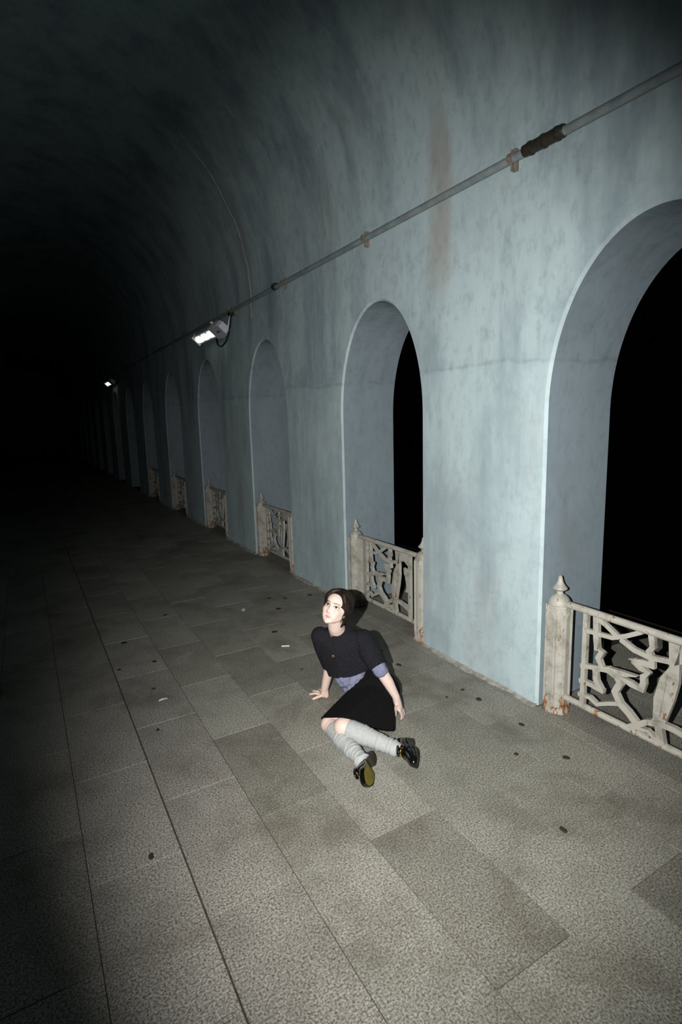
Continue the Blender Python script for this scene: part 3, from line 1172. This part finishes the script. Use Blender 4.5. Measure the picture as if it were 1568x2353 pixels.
# --- hair: parted cap, gathered back, locks framing the face
b = MB()
hell(b, (0, .034, -.028), (.083, .086, .0995))
hell(b, (.0, .0, -.062), (.076, .078, .07))
hell(b, (.004, -.045, -.075), (.058, .062, .046))
for s in (-1, 1):
    b.limb([hd(s*.012, .105, .028), hd(s*.042, .086, .044), hd(s*.064, .052, .042), hd(s*.074, .012, .022), hd(s*.075, -.014, .000), hd(s*.066, -.05, -.03)], [.012, .014, .014, .013, .013, .016])
b.limb([hd(.072, .02, .004), hd(.073, -.03, -.022), hd(.064, -.075, -.036), hd(.052, -.105, -.045)], [.012, .012, .010, .005])
b.limb([hd(-.070, .02, .026), hd(-.073, -.02, .014), hd(-.068, -.055, .0)], [.011, .009, .005])
hair_me = voxel(b, 0.004, 4, 0.5)
hair = pobj(hair_me, 'hair', 'hair')
b = MB()
rnd = random.Random(3)
for k in range(420):
    s = 1 if k % 2 else -1
    z0 = rnd.uniform(-.09, .045)
    ph = rnd.uniform(-.12, .12)
    pts = []
    for j in range(9):
        t = j/8*rnd.uniform(.96, 1.0)
        a = t*1.75+.05
        rx, ry, rz = .0855, .0885, .1015
        zz = z0+(-.07-z0)*t**1.6*.8+ph*.1*t
        q = max(.05, 1-((zz+.030)/rz)**2)**.5
        pts.append(hd(s*rx*q*math.sin(a), .034+ry*q*math.cos(a), zz))
    b.tube(pts, [.0012]+[.0018]*7+[.0006], 4)
pobj(b, 'hair_strand', 'hair', hair)
b = MB()
for k in range(16):
    s = -1 if k < 9 else 1
    q = rnd.uniform(0, 1)
    out = rnd.uniform(.004, .022)
    p0 = hd(s*(.02+.04*q), .108-.03*q, .03)
    p1 = hd(s*(.062+out*.6), .078-.02*q, .040)
    p2 = hd(s*(.074+out), .03, .035)
    p3 = hd(s*(.072+out*.8), -.012-.03*q, .028)
    p4 = hd(s*(.066+out*.2), -.045-.04*q, .022)
    cv_ = curve([p0, p1, p2, p3, p4], 5)
    b.tube(cv_, [.0009]*(len(cv_)-1)+[.0003], 4)
pobj(b, 'loose_strand', 'hair', hair)


# --- shirt (peeks out at the hem and cuffs)
def cutmesh(me, p, nrm):
    bm = bmesh.new()
    bm.from_mesh(me)
    bmesh.ops.bisect_plane(bm, geom=bm.verts[:]+bm.edges[:]+bm.faces[:], plane_co=p, plane_no=nrm, clear_outer=True)
    bm.to_mesh(me)
    bm.free()
    return me


b = MB()
b.limb([spot(806, 1534, 3.18), spot(812, 1562, 3.17)], [.088, .096])
b.limb([spot(792, 1558, 3.12), spot(800, 1574, 3.10)], [.055, .022])
b.limb([SL+(EL-SL)*.5, SL+(EL-SL)*.8, EL+(WL-EL)*.10], [.045, .048, .044])
b.limb([SR+(ER-SR)*.6, ER+(WR-ER)*.05], [.036, .036])
sm = voxel(b, 0.005, 4)
co = np.empty(len(sm.vertices)*3)
sm.vertices.foreach_get('co', co)
co = co.reshape(-1, 3)
ax_ = np.array((EL-SL).normalized())
u_ = co@np.array(RH)
z_ = co[:, 2]
wr = .0022*np.sin((u_*.8+z_*.55)*190)+.002*np.sin((u_*.5-z_)*120+1)
cen = np.array(WA)
rad = co-cen
rad /= np.linalg.norm(rad, axis=1)[:, None]
co += rad*wr[:, None]
sm.vertices.foreach_set('co', co.ravel())
pobj(sm, 'shirt', 'shirt')

# --- jacket
b = MB()
hc = spot(806, 1541, 3.18)
upj = (NB-hc).normalized()
sdj = (SL-SR).normalized()
sdj = (sdj-upj*sdj.dot(upj)).normalized()
fwj = sdj.cross(upj)
if fwj.dot(FH) > 0:
    fwj = -fwj
hemb = []
for k in range(10):
    a = 2*math.pi*k/10
    hemb.append((hc-upj*.02+sdj*(.118*math.cos(a))+fwj*(.088*math.sin(a)), .03))
nkc = spot(773, 1447, 3.17)
neckring = [(nkc-upj*.006+sdj*(.058*math.cos(2*math.pi*k/10))+fwj*(.056*math.sin(2*math.pi*k/10))-upj*(.016*math.sin(2*math.pi*k/10)), .012) for k in range(10)]
b.hull(neckring+[(SR+upj*.0, .03), (SL+upj*.0, .03), (CH, .08)])
b.hull(hemb+[(SR+upj*.008, .042), (SL+upj*.008, .046), (NB-upj*.045, .052), (CH+fwj*.045, .07)])
b.limb([SR+upj*.004, SR+(ER-SR)*.35], [.056, .058])
b.tube([SR+(ER-SR)*.35, SR+(ER-SR)*.97], [.058, .048], 24)
b.limb([SL+upj*.004, SL+(EL-SL)*.35], [.060, .068])
b.tube([SL+(EL-SL)*.35, SL+(EL-SL)*.96], [.068, .058], 24)
jm = voxel(b, 0.005, 6)
cutmesh(jm, hc+upj*.022, -upj+sdj*0.02)
jk = pobj(jm, 'jacket', 'jacket')
bmx = bmesh.new()
bmx.from_mesh(jm)
jt = BVHTree.FromBMesh(bmx)
bmx.free()


def onjack(px, py, off):
    d = (spot(px, py, 3.0)-CAM).normalized()
    h = jt.ray_cast(CAM, d)
    if h[0] is None:
        return spot(px, py, 3.05), -d
    return h[0]+h[1]*off, h[1]


# front edge of the jacket, collar band and buttons
pl = [onjack(768+(y-1455)*(-.10), y, .001)[0] for y in range(1456, 1549, 6)]
b = MB()
b.tube(pl, .0032, 6)
pobj(b, 'front_edge', 'jacket', jk)
b = MB()
b.tube([nkc+upj*.004+sdj*(.060*math.cos(t))+fwj*(.058*math.sin(t))-upj*(.016*math.sin(t)) for t in [2*math.pi*k/28 for k in range(29)]], .0062, 8)
pobj(b, 'collar_band', 'jacket', jk)
for px, py in ((763, 1461), (766.5, 1507), (764.5, 1484)):
    p, nn = onjack(px, py, .002)
    if nn.dot(CAM-p) < 0:
        nn = -nn
    b = MB()
    t1 = nn.orthogonal().normalized()
    t2 = nn.cross(t1)
    b.loft([[p+nn*z+(t1*math.cos(a)+t2*math.sin(a))*r for a in [2*math.pi*k/14 for k in range(14)]] for r, z in ((.0085, -.002), (.0092, .003), (.0075, .0048), (.005, .0036))])
    pobj(b, 'button', 'button' if py != 1484 else 'jacket', jk)

# --- skirt
b = MB()
wp = spot(850, 1553, 3.21)
b.hull([(wp, .078), (HR+RH*.0, .112), (HL+RH*.014+FH*.012, .117)])
kr2, kl2 = KR-(HR-KR)*.03, KL+(HL-KL)*.04
b.hull([(HR, .078), (HL, .09), (kr2, .058), (kl2, .066)])
crn = spotz(905, 1676, .016)
b.hull([(HL, .09), (kl2+(HL-kl2)*.15, .062), (crn, .012), (spotz(880, 1665, .02), .015)])
km = voxel(b, 0.005, 5)
h1, h2, h3 = spotz(738, 1650, .11), spotz(800, 1652, .175), spotz(905, 1684, .004)
hn = (h2-h1).cross(h3-h1).normalized()
if hn.dot((HR+HL)/2-h1) > 0:
    hn = -hn
cutmesh(km, h1, hn)
sk = pobj(km, 'skirt', 'skirt')
b = MB()
wax = (wp-(HR+HL)/2).normalized()
w1 = wax.orthogonal().normalized()
w2 = wax.cross(w1)
b.tube([wp+wax*.045+(w1*math.cos(t)+w2*math.sin(t))*.072 for t in [2*math.pi*k/24 for k in range(25)]], .009, 8)
pobj(b, 'waistband', 'skirt', sk)


# --- slouched socks
def sock(K, A, r0, rmid, r1, start, seed):
    rnd = random.Random(seed)
    b = MB()
    n, m = 24, 72
    ax = (A-K).normalized()
    e1 = ax.orthogonal().normalized()
    e2 = ax.cross(e1)
    fold = [(rnd.uniform(.25, 1), rnd.uniform(0, 6), rnd.uniform(.3, 1)) for _ in range(14)]
    rings = []
    for i in range(m+1):
        t = i/m
        p = K+(A-K)*(start+(1.0-start)*t)
        r = r0+(rmid-r0)*min(1, t/.3) if t < .3 else rmid+(r1-rmid)*((t-.3)/.7)**.8
        ring = []
        for k in range(n):
            a = 2*math.pi*k/n
            wv = 0
            for q, (tp, ph, am) in enumerate(fold):
                c = tp+.035*math.sin(a+ph)
                wv += am*math.exp(-((t-c)/.016)**2)
            wv = min(wv, 1.4)*(.35+.65*t)
            rr = r-.002+.0058*wv+.0012*math.sin(t*95+2*math.sin(a+seed))*t
            if i == 0:
                rr = r-.004
            ring.append(p+(e1*math.cos(a)+e2*math.sin(a))*rr)
        rings.append(ring)
    b.loft(rings)
    return pobj(b, 'sock', 'sock', None, 'all')


sock(KR, AR+(AR-KR).normalized()*.035, .051, .053, .037, .14, 5)
sock(KL, AL+(AL-KL).normalized()*.012, .056, .056, .036, .10, 9)


# --- loafers
def shoe(heel, toe, sole_n, mirror):
    a = (toe-heel).normalized()
    L = .255
    zz = -(sole_n-a*sole_n.dot(a)).normalized()     # up through the foot
    yy = zz.cross(a)*mirror

    def P(x, y, z):
        return heel+a*x+yy*y+zz*z
    out = [(0.0, 0), (.004, .018), (.018, .029), (.05, .033), (.09, .032), (.13, .036), (.17, .043), (.205, .042), (.232, .031), (.249, .014), (.2545, .0)]
    inn = [(.249, -.018), (.232, -.032), (.205, -.040), (.17, -.040), (.13, -.033), (.09, -.028), (.05, -.031), (.018, -.028), (.004, -.018)]
    ol = [(p.x, p.y) for p in curve(out+inn, 4, True)]

    def zs(x):
        return .026 if x < .075 else (.026*(1-(x-.075)/.065) if x < .14 else max(0.0, (x-.20)*.12))
    b = MB()
    b.loft([[P(x, y, zs(x)) for x, y in ol], [P(x, y, zs(x)+.009) for x, y in ol]])
    so = pobj(b, 'shoe', 'patent', None, False)
    b = MB()
    i0 = [i for i, p in enumerate(ol) if p[0] <= .10]
    k0 = max(i for i in i0 if i < len(ol)//2)
    k1 = min(i for i in i0 if i > len(ol)//2)
    fo = [(x, y*.90) for x, y in ol[k0+1:k1]]
    b.loft([[P(x*.985, y, zs(x)-.0015) for x, y in fo], [P(x*.985, y, zs(x)+.002) for x, y in fo]])
    pobj(b, 'sole', 'sole', so, False)
    b = MB()
    he = [(0.0, 0), (.004, .017), (.018, .027), (.05, .030), (.072, .028), (.072, -.026), (.05, -.029), (.018, -.027), (.004, -.017)]
    b.loft([[P(x, y, 0.0) for x, y in he], [P(x, y, .028) for x, y in he]])
    pobj(b, 'heel', 'heel', so, False)
    b = MB()
    rings = []
    hgt = [(.003, .030, .052), (.015, .056, .058), (.05, .063, .058), (.085, .064, .056), (.12, .066, .052), (.155, .058, .043), (.19, .044, .036), (.22, .036, .03), (.24, .028, .022), (.2535, .016, .008)]
    for x, h, q in hgt:
        wdt = None
        for (xa, ya), (xb, yb) in zip(out, out[1:]):
            if xa <= x <= xb:
                wdt = ya+(yb-ya)*(x-xa)/(xb-xa)
        win = None
        ir = list(reversed(inn))
        ir = [(0, 0)]+ir+[(.2545, 0)]
        for (xa, ya), (xb, yb) in zip(ir, ir[1:]):
            if xa <= x <= xb:
                win = ya+(yb-ya)*(x-xa)/(xb-xa)
        ring = []
        for k in range(17):
            t = math.pi*k/16
            yq = math.cos(t)
            yv = yq*(wdt if yq > 0 else -win)*.97
            ring.append(P(x, yv, zs(x)+.006+h*math.sin(t)**.62))
        rings.append(ring)
    b.loft(rings)
    up = pobj(b, 'upper', 'patent', so, 'all')
    # apron seam, strap, tongue and gold bit
    b = MB()
    b.ell(P(.122, 0, .088), (a*.034, yy*.027, zz*.010+a*-.006), 16, 10)
    pobj(b, 'tongue', 'patent', so, 'all')
    b = MB()
    rings = []
    for x in (.128, .148):
        rings.append([P(x, .039*math.cos(t), .012+(.064-(x-.12)*.25)*math.sin(t)**.62) for t in [math.pi*k/16 for k in range(17)]])
    rings2 = [[p+zz*.002 for p in r] for r in rings]
    b.loft([rings[0], rings2[0], rings2[1], rings[1]], False)
    pobj(b, 'strap', 'patent', so, 'all')
    b = MB()
    zt = .012+.060+.004
    b.tube([P(.138, .015*math.cos(t), zt+.003*math.sin(t)) for t in [2*math.pi*k/2 for k in range(2)]], .0028, 6)
    b.tube([P(.138+.005*math.cos(t), .012+.006*math.sin(t), zt-.001) for t in [2*math.pi*k/10 for k in range(11)]], .0018, 5)
    b.tube([P(.138+.005*math.cos(t), -.012+.006*math.sin(t), zt-.001) for t in [2*math.pi*k/10 for k in range(11)]], .0018, 5)
    pobj(b, 'gold_bit', 'gold', so, 'all')
    return so


UZ = V((0, 0, 1))
shoe(spotz(860, 1730, .055), spotz(846, 1795, .062), (RH*.80+UZ*.52-FH*.25), 1)
shoe(spotz(946, 1704, .055), spotz(962, 1758, .092), (RH*.93+FH*.33-UZ*.15), -1)
